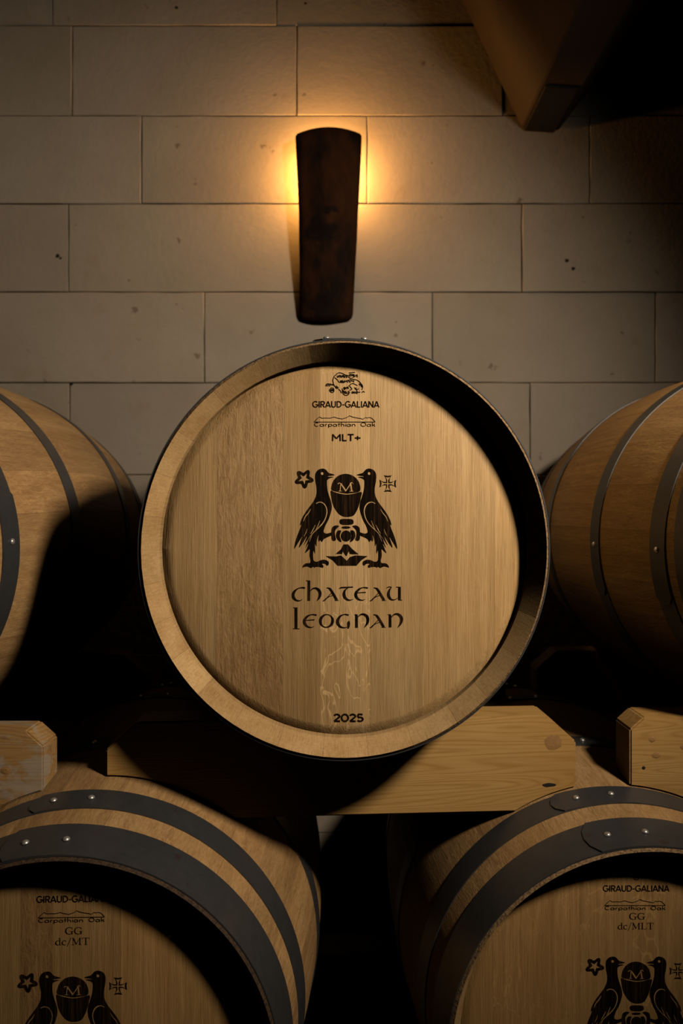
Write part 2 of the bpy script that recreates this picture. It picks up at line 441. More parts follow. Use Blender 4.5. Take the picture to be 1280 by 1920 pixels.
HY = .040
def head_board(x0, x1, back=False):
    """one board of the head, cut from a disc whose edge is chamfered into the croze"""
    g = .00007; x0 += g; x1 -= g; rf, rs = .2495, .2668
    ch = .0092; n = 14
    def zc(x, r): return math.sqrt(max(0, r*r-x*x))
    xa, xb = max(x0, -rs+.0005), min(x1, rs-.0005)
    v = []; f = []
    cols = []
    for i in range(n+1):
        x = xa+(xb-xa)*i/n
        zo = zc(x, rs); zi = zc(x, rf)
        def yy(z):
            r = math.hypot(x, z); q = max(0, min(1, (r-rf)/(rs-rf))); return HY+ch*q**1.35
        ts = [1, .8, .6, .4, .2, 0]; zr = [zc(x, rf+(rs-rf)*q) for q in ts]
        for k in range(1, 6):
            if zr[k] >= zr[k-1]-1e-5: zr[k] = zr[k-1]*.8
        zs = [-q for q in zr]+[0]+zr[::-1]
        c = []
        for z in zs: c.append(len(v)); v.append((x, yy(z), z))
        for z in (zo, -zo): c.append(len(v)); v.append((x, HY+.024, z))
        cols.append(c)
    m_ = len(cols[0])
    for a, b_ in zip(cols, cols[1:]):
        for k in range(m_): f.append((a[k], a[(k+1) % m_], b_[(k+1) % m_], b_[k]))
    f.append(tuple(cols[0])); f.append(tuple(cols[-1][::-1]))
    if back: v = [(x, L-y, z) for x, y, z in v]
    bm = bmesh.new(); me = pymesh('head_board', v, f); bm.from_mesh(me); bmesh.ops.recalc_face_normals(bm, faces=bm.faces)
    for e in bm.edges:
        if len(e.link_faces) == 2 and e.calc_face_angle(0) > R(50): e.smooth = False
    for fc in bm.faces: fc.smooth = True
    bm.to_mesh(me); bm.free()
    return me

# ---- prints burnt into the heads, in pixels of the photograph's upper barrel, turned into a flat mesh
def smooth_line(pts, n=5, closed=False):
    P = [Vector(p) for p in pts]; out = []
    if len(P) < 3: return [tuple(p) for p in P]
    m_ = len(P); rng = m_ if closed else m_-1
    for i in range(rng):
        p1, p2 = P[i], P[(i+1) % m_]
        p0 = P[(i-1) % m_] if closed or i > 0 else p1*2-p2
        p3 = P[(i+2) % m_] if closed or i+2 < m_ else p2*2-p1
        for k in range(n):
            t = k/n
            out.append(tuple(.5*((2*p1)+(p2-p0)*t+(2*p0-5*p1+4*p2-p3)*t*t+(3*p1-p0-3*p2+p3)*t**3)))
    if not closed: out.append(tuple(P[-1]))
    return out
def ribbon(pts, w=None, smooth=True, cap=0.0):
    """outline of a stroke; pts (x,y) with width w, or (x,y,w)"""
    p3 = [(p[0], p[1], p[2] if len(p) > 2 else w) for p in pts]
    if smooth and len(p3) > 2: p3 = smooth_line(p3, 5)
    Lf, Rt = [], []
    for i, (x, y, ww) in enumerate(p3):
        a = p3[max(0, i-1)]; b_ = p3[min(len(p3)-1, i+1)]
        dx, dy = b_[0]-a[0], b_[1]-a[1]; l_ = math.hypot(dx, dy) or 1
        dx /= l_; dy /= l_; h = max(ww, .3)/2
        ex = -cap*h if i == 0 else (cap*h if i == len(p3)-1 else 0)
        Lf.append((x-dy*h+dx*ex, y+dx*h+dy*ex)); Rt.append((x+dy*h+dx*ex, y-dx*h+dy*ex))
    return Lf+Rt[::-1]
def winding(poly, P):
    x, y = P[:, 0], P[:, 1]; wn = np.zeros(len(P), int)
    n = len(poly)
    for i in range(n):
        x0, y0 = poly[i]; x1, y1 = poly[(i+1) % n]
        c = (x1-x0)*(y-y0)-(x-x0)*(y1-y0)
        wn += ((y0 <= y) & (y1 > y) & (c > 0)).astype(int) - ((y0 > y) & (y1 <= y) & (c < 0)).astype(int)
    return wn != 0
def fill(ops):
    """ops: (True add / False cut, outline) painted in order -> verts, triangles"""
    vs_, es = [], []
    for _, poly in ops:
        b0 = len(vs_); n = len(poly)
        vs_ += [Vector(p) for p in poly]; es += [(b0+i, b0+(i+1) % n) for i in range(n)]
    ov, oe, of, *_r = delaunay_2d_cdt(vs_, es, [], 0, 1e-4)
    V = np.array([tuple(p) for p in ov]); T = np.array([t for t in of if len(t) == 3])
    cen = V[T].mean(axis=1); inside = np.zeros(len(T), bool)
    for add, poly in ops:
        q = winding(poly, cen); inside[q] = add
    return V, T[inside]
def zc1(pts): return [(530+p[0]/4.573, 670+p[1]/4.573)+tuple(q/4.573 for q in p[2:]) for p in pts]
def zc2(pts): return [(530+p[0]/4.923, 1070+p[1]/4.923)+tuple(q/4.923 for q in p[2:]) for p in pts]

def emblem_ops():
    A, Z = [], []
    def add(p, n=4, sm=True): A.append(smooth_line(p, n, True) if sm else p)
    def cut(p, w=None): Z.append(ribbon(p, w, True, .3))
    body = [(335,953),(365,960),(385,982),(400,993),(425,999),(446,1008),(418,1014),(390,1018),(388,1024),(410,1023),(434,1026),(410,1034),(392,1042),
            (380,1055),(379,1095),(384,1140),(398,1190),(413,1235),(420,1285),(412,1330),(392,1390),(366,1440),(352,1480),(352,1500),(372,1510),(400,1505),(430,1495),
            (436,1515),(410,1530),(375,1545),(350,1560),(336,1582),(320,1565),(312,1580),(304,1560),(310,1520),(298,1545),(290,1580),(288,1620),(276,1598),(276,1682),(262,1655),(262,1735),
            (290,1752),(325,1738),(362,1735),(392,1752),(392,1778),(378,1785),(362,1770),(335,1770),(348,1785),(345,1803),(315,1797),(285,1796),(270,1803),(262,1795),(240,1805),(215,1793),(188,1796),(168,1802),
            (178,1778),(200,1765),(232,1762),(238,1740),(230,1700),(232,1645),(218,1655),(190,1678),(205,1640),(220,1600),(212,1605),(194,1635),(214,1575),(228,1545),(205,1575),(178,1612),(196,1570),(208,1530),
            (190,1560),(168,1595),(138,1632),(152,1580),(168,1535),(150,1560),(125,1600),(98,1642),(106,1590),(124,1530),(148,1470),(160,1430),(148,1440),(158,1395),(188,1338),(228,1282),(264,1232),
            (287,1180),(290,1120),(280,1062),(278,1005),(298,968)]
    def mir(p): return [(1078-q[0],)+tuple(q[1:]) for q in p]
    for f_ in (lambda p: p, mir):
        add(f_(body), 3)
        cut(f_([(286,1252,8),(315,1240,9),(348,1250,10),(372,1282,10),(379,1325,10),(368,1375,9),(345,1418,9),(312,1455,9),(272,1492,8),(240,1528,6),(222,1552,4)]))
        cut(f_([(240,1298,5),(222,1330,9),(192,1368,9),(178,1405,5)]))
        cut(f_([(319,1398,5),(303,1440,8),(286,1475,6)]))
        cut(f_([(280,1435,5),(258,1480,9),(238,1512,5)]))
        cut(f_([(210,1468,4),(200,1500,7),(182,1535,4)]))
        cut(f_([(252,1520,4),(240,1548,6),(228,1580,4)]))
        Z.append([(338+12*cos(t)*(1 if f_ is not mir else 1)+(0 if f_ is not mir else 402), 995+13*sin(t)) for t in [k*pi/6 for k in range(12)]])
        # claw reaching to the middle, and the side scroll
        add(f_([(418,1478),(428,1452),(455,1440),(482,1446),(470,1460),(452,1478),(446,1500),(450,1535),(456,1562),(440,1574),(422,1565),(416,1530)]))
        add(f_([(468,1488),(500,1486),(488,1530),(503,1580),(478,1572),(456,1532)]))
    add([(418,1136),(421,1090),(440,1048),(480,1012),(538,998),(595,1012),(638,1046),(660,1092),(663,1140),(640,1156),(590,1164),(538,1167),(478,1154)])
    add([(411,1143),(440,1154),(480,1166),(540,1176),(600,1170),(673,1154),(668,1205),(655,1262),(632,1318),(602,1358),(540,1368),(490,1350),(455,1310),(430,1262),(416,1200)])
    for p in ([(498,1082,9),(492,1145,9)], [(500,1082,14),(541,1144,15)], [(541,1144,8),(582,1082,8)], [(582,1080,14),(592,1146,14)],
              [(472,1086,6),(484,1076,8),(502,1082,8)], [(578,1080,8),(594,1072,8),(604,1084,6)], [(478,1146,6),(506,1146,6)], [(574,1147,6),(606,1147,6)]): cut(p)
    add([(495,1388),(541,1384),(590,1387),(606,1405),(598,1430),(545,1437),(498,1430),(485,1408)])
    add([(541+39*cos(k*pi/8), 1458+11*sin(k*pi/8)) for k in range(16)], 1)
    add([(542+45*cos(k*pi/9), 1531+48*sin(k*pi/9)) for k in range(18)], 1)
    A.append([(520,1603),(560,1603),(592,1640),(650,1688),(600,1688),(573,1684),(567,1660),(547,1702),(540,1702),(514,1662),(508,1686),(452,1684),(498,1645)])
    A.append([(368,1703),(455,1706),(498,1697),(518,1715),(548,1744),(574,1712),(620,1697),(727,1704),(672,1740),(632,1786),(470,1786),(428,1740)])
    fl = []; ho = []
    for k in range(40):
        t = 2*pi*k/40; r = 68+17*cos(5*(t-R(60))); fl.append((182+r*cos(t), 1040-r*sin(t)))
    for k in range(10):
        t = R(60)+pi*k/5; r = 52 if k % 2 == 0 else 20; ho.append((182+r*cos(t), 1040-r*sin(t)))
    A.append(fl); Z.append(ho)
    def cross(l_, e, i_, d_=0):
        o = []
        for k in range(4):
            a = k*pi/2
            for (u, v_) in ((i_, -i_), (l_*.55, -i_*1.1), (l_*.85, -e*.72), (l_, -e), (l_-4, 0), (l_, e), (l_*.85, e*.72), (l_*.55, i_*1.1)):
                o.append((900+u*cos(a)-v_*sin(a), 1082+u*sin(a)+v_*cos(a)))
        return o
    A.append(cross(71, 35, 14)); Z.append(cross(58, 22, 5))
    return [(True, zc1(p)) for p in A]+[(False, zc1(p)) for p in Z]

def arc(cx, cy, rx, ry, a0, a1, n=10): return [(cx+rx*cos(R(a0+(a1-a0)*k/n)), cy+ry*sin(R(a0+(a1-a0)*k/n))) for k in range(n+1)]
# stroke letters, y up, cap height 1: (advance, strokes)
SANS = {
 'G': (.86, [arc(.45,.5,.36,.44,45,335,14), [(.80,.44),(.50,.44)], [(.80,.44),(.78,.22)]]),
 'I': (.26, [[(.13,0),(.13,1)]]),
 'R': (.70, [[(.12,0),(.12,1)], [(.12,.93)]+arc(.38,.70,.22,.23,90,-90,8)+[(.12,.47)], [(.34,.46),(.60,0)]]),
 'A': (.78, [[(.05,0),(.39,.98)], [(.39,.98),(.73,0)], [(.17,.28),(.61,.28)]]),
 'U': (.76, [[(.12,1),(.12,.36)]+arc(.38,.34,.26,.28,180,360,8)+[(.64,1)]]),
 'D': (.78, [[(.12,0),(.12,1)], [(.12,.93)]+arc(.28,.5,.40,.43,90,-90,8)+[(.12,.07)]]),
 '-': (.40, [[(.06,.42),(.34,.42)]]),
 'L': (.56, [[(.12,1),(.12,0)], [(.12,.07),(.50,.07)]]),
 'N': (.80, [[(.12,0),(.12,1)], [(.12,.96),(.68,.04)], [(.68,0),(.68,1)]]),
 'M': (.98, [[(.12,0),(.14,1)], [(.14,.94),(.49,.35)], [(.49,.35),(.84,.94)], [(.84,1),(.86,0)]]),
 'T': (.66, [[(.33,0),(.33,1)], [(.03,.93),(.63,.93)]]),
 '+': (.70, [[(.35,.16),(.35,.72)], [(.07,.44),(.63,.44)]]),
 '2': (.62, [arc(.30,.70,.22,.24,165,-20,8)+[(.08,.07)], [(.08,.07),(.56,.07)]]),
 '0': (.70, [arc(.35,.5,.27,.44,0,370,18)]),
 '5': (.62, [[(.50,.93),(.16,.93),(.13,.56)], [(.12,.55)]+arc(.29,.32,.24,.25,110,-150,10)]),
}
WIDE = {
 'C': (1.15, [arc(.55,.5,.45,.46,50,310,12)]),
 'a': (1.0, [arc(.42,.30,.34,.28,0,360,12), [(.80,.60),(.80,0)]]),
 'r': (.62, [[(.14,0),(.14,.60)], arc(.42,.30,.28,.28,170,80,5)]),
 'p': (1.0, [[(.14,.60),(.14,-.35)], arc(.50,.30,.34,.28,0,360,12)]),
 't': (.55, [[(.24,.92),(.24,0)], [(.04,.58),(.50,.58)]]),
 'h': (.90, [[(.14,0),(.14,1)], arc(.42,.28,.28,.28,175,0,6)+[(.70,0)]]),
 'i': (.32, [[(.16,0),(.16,.60)], [(.16,.82),(.16,.94)]]),
 'n': (.90, [[(.14,0),(.14,.60)], arc(.42,.28,.28,.28,175,0,6)+[(.70,0)]]),
 ' ': (.85, []),
 'O': (1.3, [arc(.62,.5,.50,.46,0,360,14)]),
 'k': (.80, [[(.14,0),(.14,1)], [(.66,.62),(.16,.28)], [(.34,.40),(.70,0)]]),
}
SER = {
 'G': (.84, [[(.72,.80,.05),(.60,.95,.06),(.42,.97,.07),(.20,.84,.13),(.12,.5,.18),(.20,.15,.13),(.42,.03,.07),(.62,.08,.07),(.70,.2,.08)], [(.70,.02,.15),(.70,.40,.15)], [(.52,.42,.05),(.86,.42,.05)], [(.72,1,.04),(.72,.66,.04)]]),
 'd': (.62, [[(.48,.02,.12),(.48,1,.12)], [(.34,.98,.05),(.50,.98,.05)], [(.44,.08,.06),(.28,.0,.09),(.10,.15,.13),(.08,.36,.14),(.18,.60,.10),(.36,.64,.06),(.46,.55,.05)], [(.46,.02,.05),(.62,.02,.05)]]),
 'c': (.54, [[(.46,.50,.10),(.36,.64,.07),(.20,.60,.10),(.09,.40,.14),(.10,.18,.13),(.26,.01,.09),(.42,.05,.06),(.48,.14,.04)]]),
 '/': (.42, [[(.02,-.22,.07),(.40,1.05,.07)]]),
 'M': (1.02, [[(.18,0,.05),(.18,1,.05)], [(.18,1,.14),(.50,.1,.14)], [(.50,.1,.05),(.82,1,.05)], [(.84,1,.14),(.84,0,.14)], [(.04,.02,.05),(.32,.02,.05)], [(.70,.02,.05),(1.0,.02,.05)], [(.04,.98,.05),(.2,.98,.05)], [(.82,.98,.05),(1.0,.98,.05)]]),
 'T': (.80, [[(.40,0,.15),(.40,1,.15)], [(.05,.98,.05),(.75,.98,.05)], [(.06,1,.05),(.06,.72,.03)], [(.74,1,.05),(.74,.72,.03)], [(.25,.02,.05),(.56,.02,.05)]]),
 'L': (.72, [[(.20,0,.15),(.20,1,.15)], [(.05,.98,.05),(.36,.98,.05)], [(.05,.02,.05),(.64,.02,.05)], [(.66,.0,.05),(.67,.30,.03)]]),
}
def text_ops(txt, x0, x1, yb, h, sw, font):
    tot = sum(font[c][0] for c in txt); sx = (x1-x0)/tot; out = []; x = x0
    for c in txt:
        adv, strokes = font[c]
        for s in strokes:
            pts = [(x+p[0]*sx, yb-p[1]*h)+((p[2]*h,) if len(p) > 2 else (sw,)) for p in s]
            out.append((True, ribbon(pts, None, len(p) > 2 and len(s) > 2, 0)))
        x += adv*sx
    return out
def uncial_ops():
    S_ = []
    def a_(dx, dy=0):
        S_.append([(403+dx,158+dy,6),(422+dx,160+dy,12),(445+dx,180+dy,22),(500+dx,273+dy,24)])
        S_.append([(452+dx,202+dy,7),(420+dx,236+dy,7),(388+dx,270+dy,12),(368+dx,279+dy,5)])
        S_.append([(392+dx,262+dy,10),(430+dx,238+dy,7),(474+dx,226+dy,5)]); S_.append([(478+dx,274+dy,5),(518+dx,275+dy,5)])
    S_ += [[(206,160,14),(185,156,15),(150,160,9),(118,180,18),(97,212,26),(99,246,27),(124,272,18),(158,276,9),(182,262,4)],
           [(241,90,25),(241,277,25)], [(214,92,7),(242,92,7)], [(252,188,5),(275,166,12),(308,162,20),(336,184,27),(344,215,27),(336,248,20),(314,278,4)]]
    a_(0); a_(434)
    S_ += [[(518,166,4),(540,156,13),(600,153,13),(648,150,10)], [(600,158,7),(574,180,16),(565,212,26),(572,244,27),(598,268,18),(628,270,9),(650,260,4)],
           [(784,160,14),(765,156,14),(735,156,9),(702,172,18),(676,204,26),(676,236,27),(700,264,18),(735,272,9),(760,262,4)], [(682,206,7),(720,202,8),(766,200,11)],
           [(955,160,5),(975,150,9),(1005,150,7)], [(1003,152,6),(984,176,16),(975,210,26),(980,242,26),(1003,266,16),(1035,266,8),(1065,248,5)],
           [(1076,148,25),(1076,272,25)], [(1044,151,7),(1080,151,7)], [(1074,271,7),(1101,271,7)],
           [(122,338,27),(122,532,27)], [(96,341,6),(124,341,6)], [(93,534,7),(156,536,7)],
           [(312,410,14),(292,406,14),(262,405,9),(228,420,18),(203,450,26),(202,484,27),(226,514,18),(262,523,9),(290,512,4)], [(208,459,7),(246,455,8),(292,452,11)],
           [(608,410,14),(588,405,14),(562,404,9),(530,420,18),(508,452,26),(508,488,27),(534,518,18),(572,526,9),(608,514,6)], [(612,462,6),(607,480,26),(606,512,22),(602,536,8)],
           [(680,405,25),(680,526,25)], [(660,405,5),(684,402,5)], [(692,430,5),(715,406,12),(746,402,20),(776,422,27),(785,455,27),(776,490,20),(752,524,4)],
           [(990,405,25),(990,522,25)], [(966,405,5),(992,402,5)], [(1002,430,5),(1026,404,12),(1058,400,20),(1086,420,27),(1095,452,27),(1085,490,20),(1058,526,4)]]
    a_(432, 248)
    ops = [(True, zc2(ribbon(s, None, True, 0))) for s in S_]
    # round o with slanted stress
    ops.append((True, zc2([(403+70*cos(k*pi/14), 463+64*sin(k*pi/14)) for k in range(28)])))
    ops.append((False, zc2([(404+(44*cos(k*pi/14)-4*sin(k*pi/14)), 462+(54*sin(k*pi/14)-4*cos(k*pi/14))) for k in range(28)])))
    return ops
def crest_ops():
    """the small coiled crest stamped at the top"""
    r_ = random.Random(3); o = []
    T = lambda pts: [(600+p[0]/12.8, 690+p[1]/12.8)+tuple(q/12.8 for q in p[2:]) for p in pts]
    lines = [[(300,290),(330,215),(390,150),(450,115),(520,125),(600,165),(680,175),(740,150),(820,160)],
             [(350,230),(420,290),(455,340),(560,330),(650,300),(740,275),(850,280),(930,320),(1000,400),(1020,450),(1000,520)],
             [(300,300),(330,400),(370,460),(440,480)], [(700,420),(740,385),(800,375),(890,420)], [(690,420),(740,470),(760,510),(710,530)],
             [(530,490),(540,590),(590,650),(660,650),(700,590),(680,550)], [(690,115),(770,110),(830,105)], [(670,200),(720,245),(790,230),(810,190)],
             [(130,430),(170,380),(240,385),(330,400)], [(220,540),(260,480),(320,490),(330,560),(290,590),(230,560)], [(750,590),(820,600),(900,590),(960,575)],
             [(820,470),(870,520),(920,500)], [(860,470),(880,560)], [(1000,590),(1030,560),(1065,580)], [(440,510),(480,540),(510,600)], [(570,575),(600,610),(650,600)]]
    for s in lines: o.append((True, T(ribbon([(p[0], p[1], 20) for p in s], None, True, .5))))
    segs = [(400,200,660,200,8), (480,330,820,310,9), (560,490,690,470,5), (140,410,330,400,5), (370,450,430,480,3), (690,170,900,190,6), (760,580,900,590,5), (930,380,1010,440,4), (230,530,320,530,4), (540,560,690,600,5)]
    for (xa, ya, xb, yb, n) in segs:
        n = int(n*1.5)
        for k in range(n):
            u = (k+.5)/n; x = xa+(xb-xa)*u; y = ya+(yb-ya)*u; h = r_.uniform(18, 40); sl = r_.uniform(-14, 14)
            o.append((True, T(ribbon([(x-sl, y-h, r_.uniform(9, 22)), (x+sl, y+h, r_.uniform(9, 22))], None, False, 0))))
    return o
MOUNT = [(270,553),(290,530),(315,510),(335,522),(360,520),(405,521),(440,512),(470,521),(510,528),(550,515),(571,500),(600,512),(640,520),(668,524),(685,531),(710,515),(722,520),(740,515),(762,521),(790,550)]
def print_mesh(ops, name, dy=0):
    V, T = fill(ops)
    s = 1.040*1.0/F                                   # photo pixel -> metre on the head
    v = [((x-644.3)*s, HY-.0004, (1028.9-y+dy)*s/1.023) for x, y in V]
    me = pymesh(name, v, [tuple(int(i) for i in t) for t in T])
    bm = bmesh.new(); bm.from_mesh(me)
    for fc in bm.faces:
        if fc.normal.y > 0: fc.normal_flip()
    bm.to_mesh(me); bm.free(); me.materials.append(M['ink']); return me
PR = {
 'crest_print': print_mesh(crest_ops(), 'crest_print'),
 'maker_print': print_mesh(text_ops('GIRAUD-GALIANA', 585, 711, 764, 12, 2.1, SANS), 'maker_print'),
 'mountain_print': print_mesh([(True, ribbon([p+(5/4.573*1.1,) for p in zc1(MOUNT)], None, False, 0)), (True, ribbon(zc1([(266,554,6),(793,554,6)]), None, False))]
                              + text_ops('Carpathian Oak', 588.5, 704, 799.6, 7.4, 1.25, WIDE), 'mountain_print'),
 'emblem_print': print_mesh(emblem_ops(), 'emblem_print'),
 'name_print': print_mesh(uncial_ops(), 'name_print'),
 'year_print': print_mesh(text_ops('2025', 624.5, 682, 1353, 14.6, 3.5, SANS), 'year_print'),
}
TOAST = {
 'upper': print_mesh(text_ops('MLT+', 621, 677, 827, 13.2, 2.7, SANS), 'toast_print'),
 'left': print_mesh(text_ops('GG', 634, 665, 818, 12.5, 0, SER)+text_ops('dc/MT', 617.5, 678, 837, 12.5, 0, SER), 'toast_print'),
 'right': print_mesh(text_ops('GG', 634, 665, 818, 12.5, 0, SER)+text_ops('dc/MLT', 613, 682, 837, 12.5, 0, SER), 'toast_print'),
}

# ---- prototype pieces shared by all the barrels
def stave_set(seed, fixed=None):
    r_ = random.Random(seed); a = R(-9) if not fixed else fixed[0]; start = a; es = [a]
    if fixed:
        es = list(fixed)
    while es[-1] < start+2*pi-R(20): es.append(es[-1]+R(r_.uniform(10.5, 17)))
    n = start+2*pi-es[-1]
    if n > R(17): es.append(es[-1]+n/2)
    es.append(start+2*pi)
    return es
rivet_me = rivet_mesh()
hoop_mes = {k: [hoop_mesh(*h) for h in v] for k, v in HOOP_SETS.items()}
def set_staves(seed, fixed=None, rim='rim'):
    es = stave_set(seed, fixed); out = []
    r_ = random.Random(seed+50)
    for i, (a, b_) in enumerate(zip(es, es[1:])):
        t = r_.uniform(.80, 1.08); wv = r_.uniform(.92, 1.0)
        out.append((stave_mesh(a, b_, 'stave', rim), (t, t*(wv*.5+.5), t*wv, 1)))
    return out
angs = lambda deg: [R(x) for x in deg]
# angles clockwise from the top as the camera sees them
STAVES_C = set_staves(11, angs([-10, 3, 17, 28, 42, 55, 69, 82, 96, 109, 121, 135, 146, 160, 173, 186, 199, 213, 226, 238, 249.0, 260.2, 279.6, 292, 305, 320, 335]))
STAVES_B = set_staves(23, None, 'rim_dark')
def boards(js, tones, mats, back=False):
    js = [-.27]+js+[.27]
    return [(head_board(a, b_, back), t, m_) for a, b_, t, m_ in zip(js, js[1:], tones, mats)]
px2x = lambda p, d_=1.04, c=644.3: (p-c)*d_/F
HEAD_C = boards([px2x(p) for p in (407, 530, 600, 694, 791, 927)],
                [(.88,.86,.83), (.90,.88,.82), (.82,.79,.74), (1.14,1.14,1.14), (.97,.96,.93), (1.05,1.02,.98), (1.14,1.10,1.04)],
                ['head', 'head_figured', 'head', 'head_flamed', 'head', 'head', 'head'])
# lower left: joints seen at 100, 228 and 332 px; lower right at 922 and 1088 px
px2l = lambda p: (p-131)*.966/F
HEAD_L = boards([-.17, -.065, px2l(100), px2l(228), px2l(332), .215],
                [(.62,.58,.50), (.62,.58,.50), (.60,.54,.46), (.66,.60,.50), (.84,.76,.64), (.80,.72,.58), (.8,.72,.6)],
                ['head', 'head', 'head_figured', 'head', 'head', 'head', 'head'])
px2r = lambda p: (p-1204)*1.03/F
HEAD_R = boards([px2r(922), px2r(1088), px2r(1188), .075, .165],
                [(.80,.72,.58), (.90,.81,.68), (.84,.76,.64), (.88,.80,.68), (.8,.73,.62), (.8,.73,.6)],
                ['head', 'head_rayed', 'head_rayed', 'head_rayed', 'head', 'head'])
HEAD_BACK = boards([-.18, -.08, .02, .12, .2], [(.9,.87,.82)]*6, ['head']*6, True)
for s_ in (HEAD_C, HEAD_L, HEAD_R, HEAD_BACK):
    for me, t, m_ in s_: me.materials.append(M[m_])

def hoop_parts(parent, laps, rivs, hs):
    for k, me in enumerate(hoop_mes[hs]):
        y0, y1 = HOOP_SETS[hs][k]
        h = link('hoop', me, parent, (0, 0, RB), (0, R(laps[k]), 0))
        ym = (y0+y1)/2
        for a in rivs[k]:
            yy = ym + (.0 if k else -.002)
            da = R(a-laps[k]); r = rad(yy)+.0018+.0024*max(0, 1-da/R(30))
            dirv = Vector((sin(da), 0, cos(da)))
            rv = link('rivet', rivet_me, h, dirv*r+Vector((0, yy, 0)))
            rv.rotation_mode = 'QUATERNION'; rv.rotation_quaternion = dirv.to_track_quat('Z', 'Y')
def barrel(label, X, Y, Z, staves, head, toast, laps, rivs, prints=None, dz=0.0, dx=0.0, sz=1.0, rot=(0, 0, 0), rec=0.0, de=0.0, dt=0.0):
    """X, Z: axis; Y: plane of the front rim. The Empty sits under the barrel's belly."""
    t = thing('wine_barrel', label, 'barrel', (X, Y, Z-RB*sz), rot, 'oak wine barrels in the stack')
    t.scale = (1, 1, sz)
    for me, col in staves: o = link('stave', me, t, (0, 0, RB)); o.color = col
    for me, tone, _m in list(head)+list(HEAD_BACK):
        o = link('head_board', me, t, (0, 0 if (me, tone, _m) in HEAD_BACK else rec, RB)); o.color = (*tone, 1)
    hoop_parts(t, laps, rivs, 'upper' if toast == 'upper' else 'lower')
    for nm, me in PR.items():
        if prints is None or nm in prints: link(nm, me, t, (dx, rec, RB+dz+(de if nm in ('emblem_print', 'name_print', 'year_print') else 0)))
    link('toast_print', TOAST[toast], t, (dx, rec, RB+dz+dt))
    return t
LAPS = [-16, -17, -15, -15, -15, -15]; RIV = [(-10, 0), (-10, .5), (-9, 1), (-9, 1), (-9, 1), (-9, 1)]
CX, CZ = .0034, -.0534
b_c = barrel('oak barrel in the middle, whole lit head, branded MLT+ and 2025', CX, 1.0, CZ, STAVES_C, HEAD_C, 'upper',
       [-8.5, -14, -40, -15, -15, -15], [(-4.8, 5.6), (-8, 2), (-33, -23), (-9, 1), (-9, 1), (-9, 1)], sz=1.023)
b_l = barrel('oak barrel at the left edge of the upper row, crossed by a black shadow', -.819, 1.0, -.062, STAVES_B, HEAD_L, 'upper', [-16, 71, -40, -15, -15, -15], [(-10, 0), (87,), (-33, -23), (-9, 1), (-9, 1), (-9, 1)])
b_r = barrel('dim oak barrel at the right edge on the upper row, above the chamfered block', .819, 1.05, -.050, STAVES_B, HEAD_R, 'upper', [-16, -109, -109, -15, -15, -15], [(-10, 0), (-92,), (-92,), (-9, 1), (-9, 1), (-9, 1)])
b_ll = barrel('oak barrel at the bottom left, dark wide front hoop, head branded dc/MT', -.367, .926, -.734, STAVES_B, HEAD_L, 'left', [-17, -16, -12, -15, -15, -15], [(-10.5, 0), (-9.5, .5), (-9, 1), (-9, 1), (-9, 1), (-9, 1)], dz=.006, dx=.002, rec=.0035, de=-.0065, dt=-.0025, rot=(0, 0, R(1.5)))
b_lr = barrel('oak barrel at the bottom right, head branded dc/MLT', .437, 1.0, -.757, STAVES_C, HEAD_R, 'right', [-17, -20, -14, -15, -15, -15], [(-10.5, 0), (-12.5, -2.5), (-9, 1), (-9, 1), (-9, 1), (-9, 1)], dz=.002, dx=-.0095, rec=.008, de=-.0085)

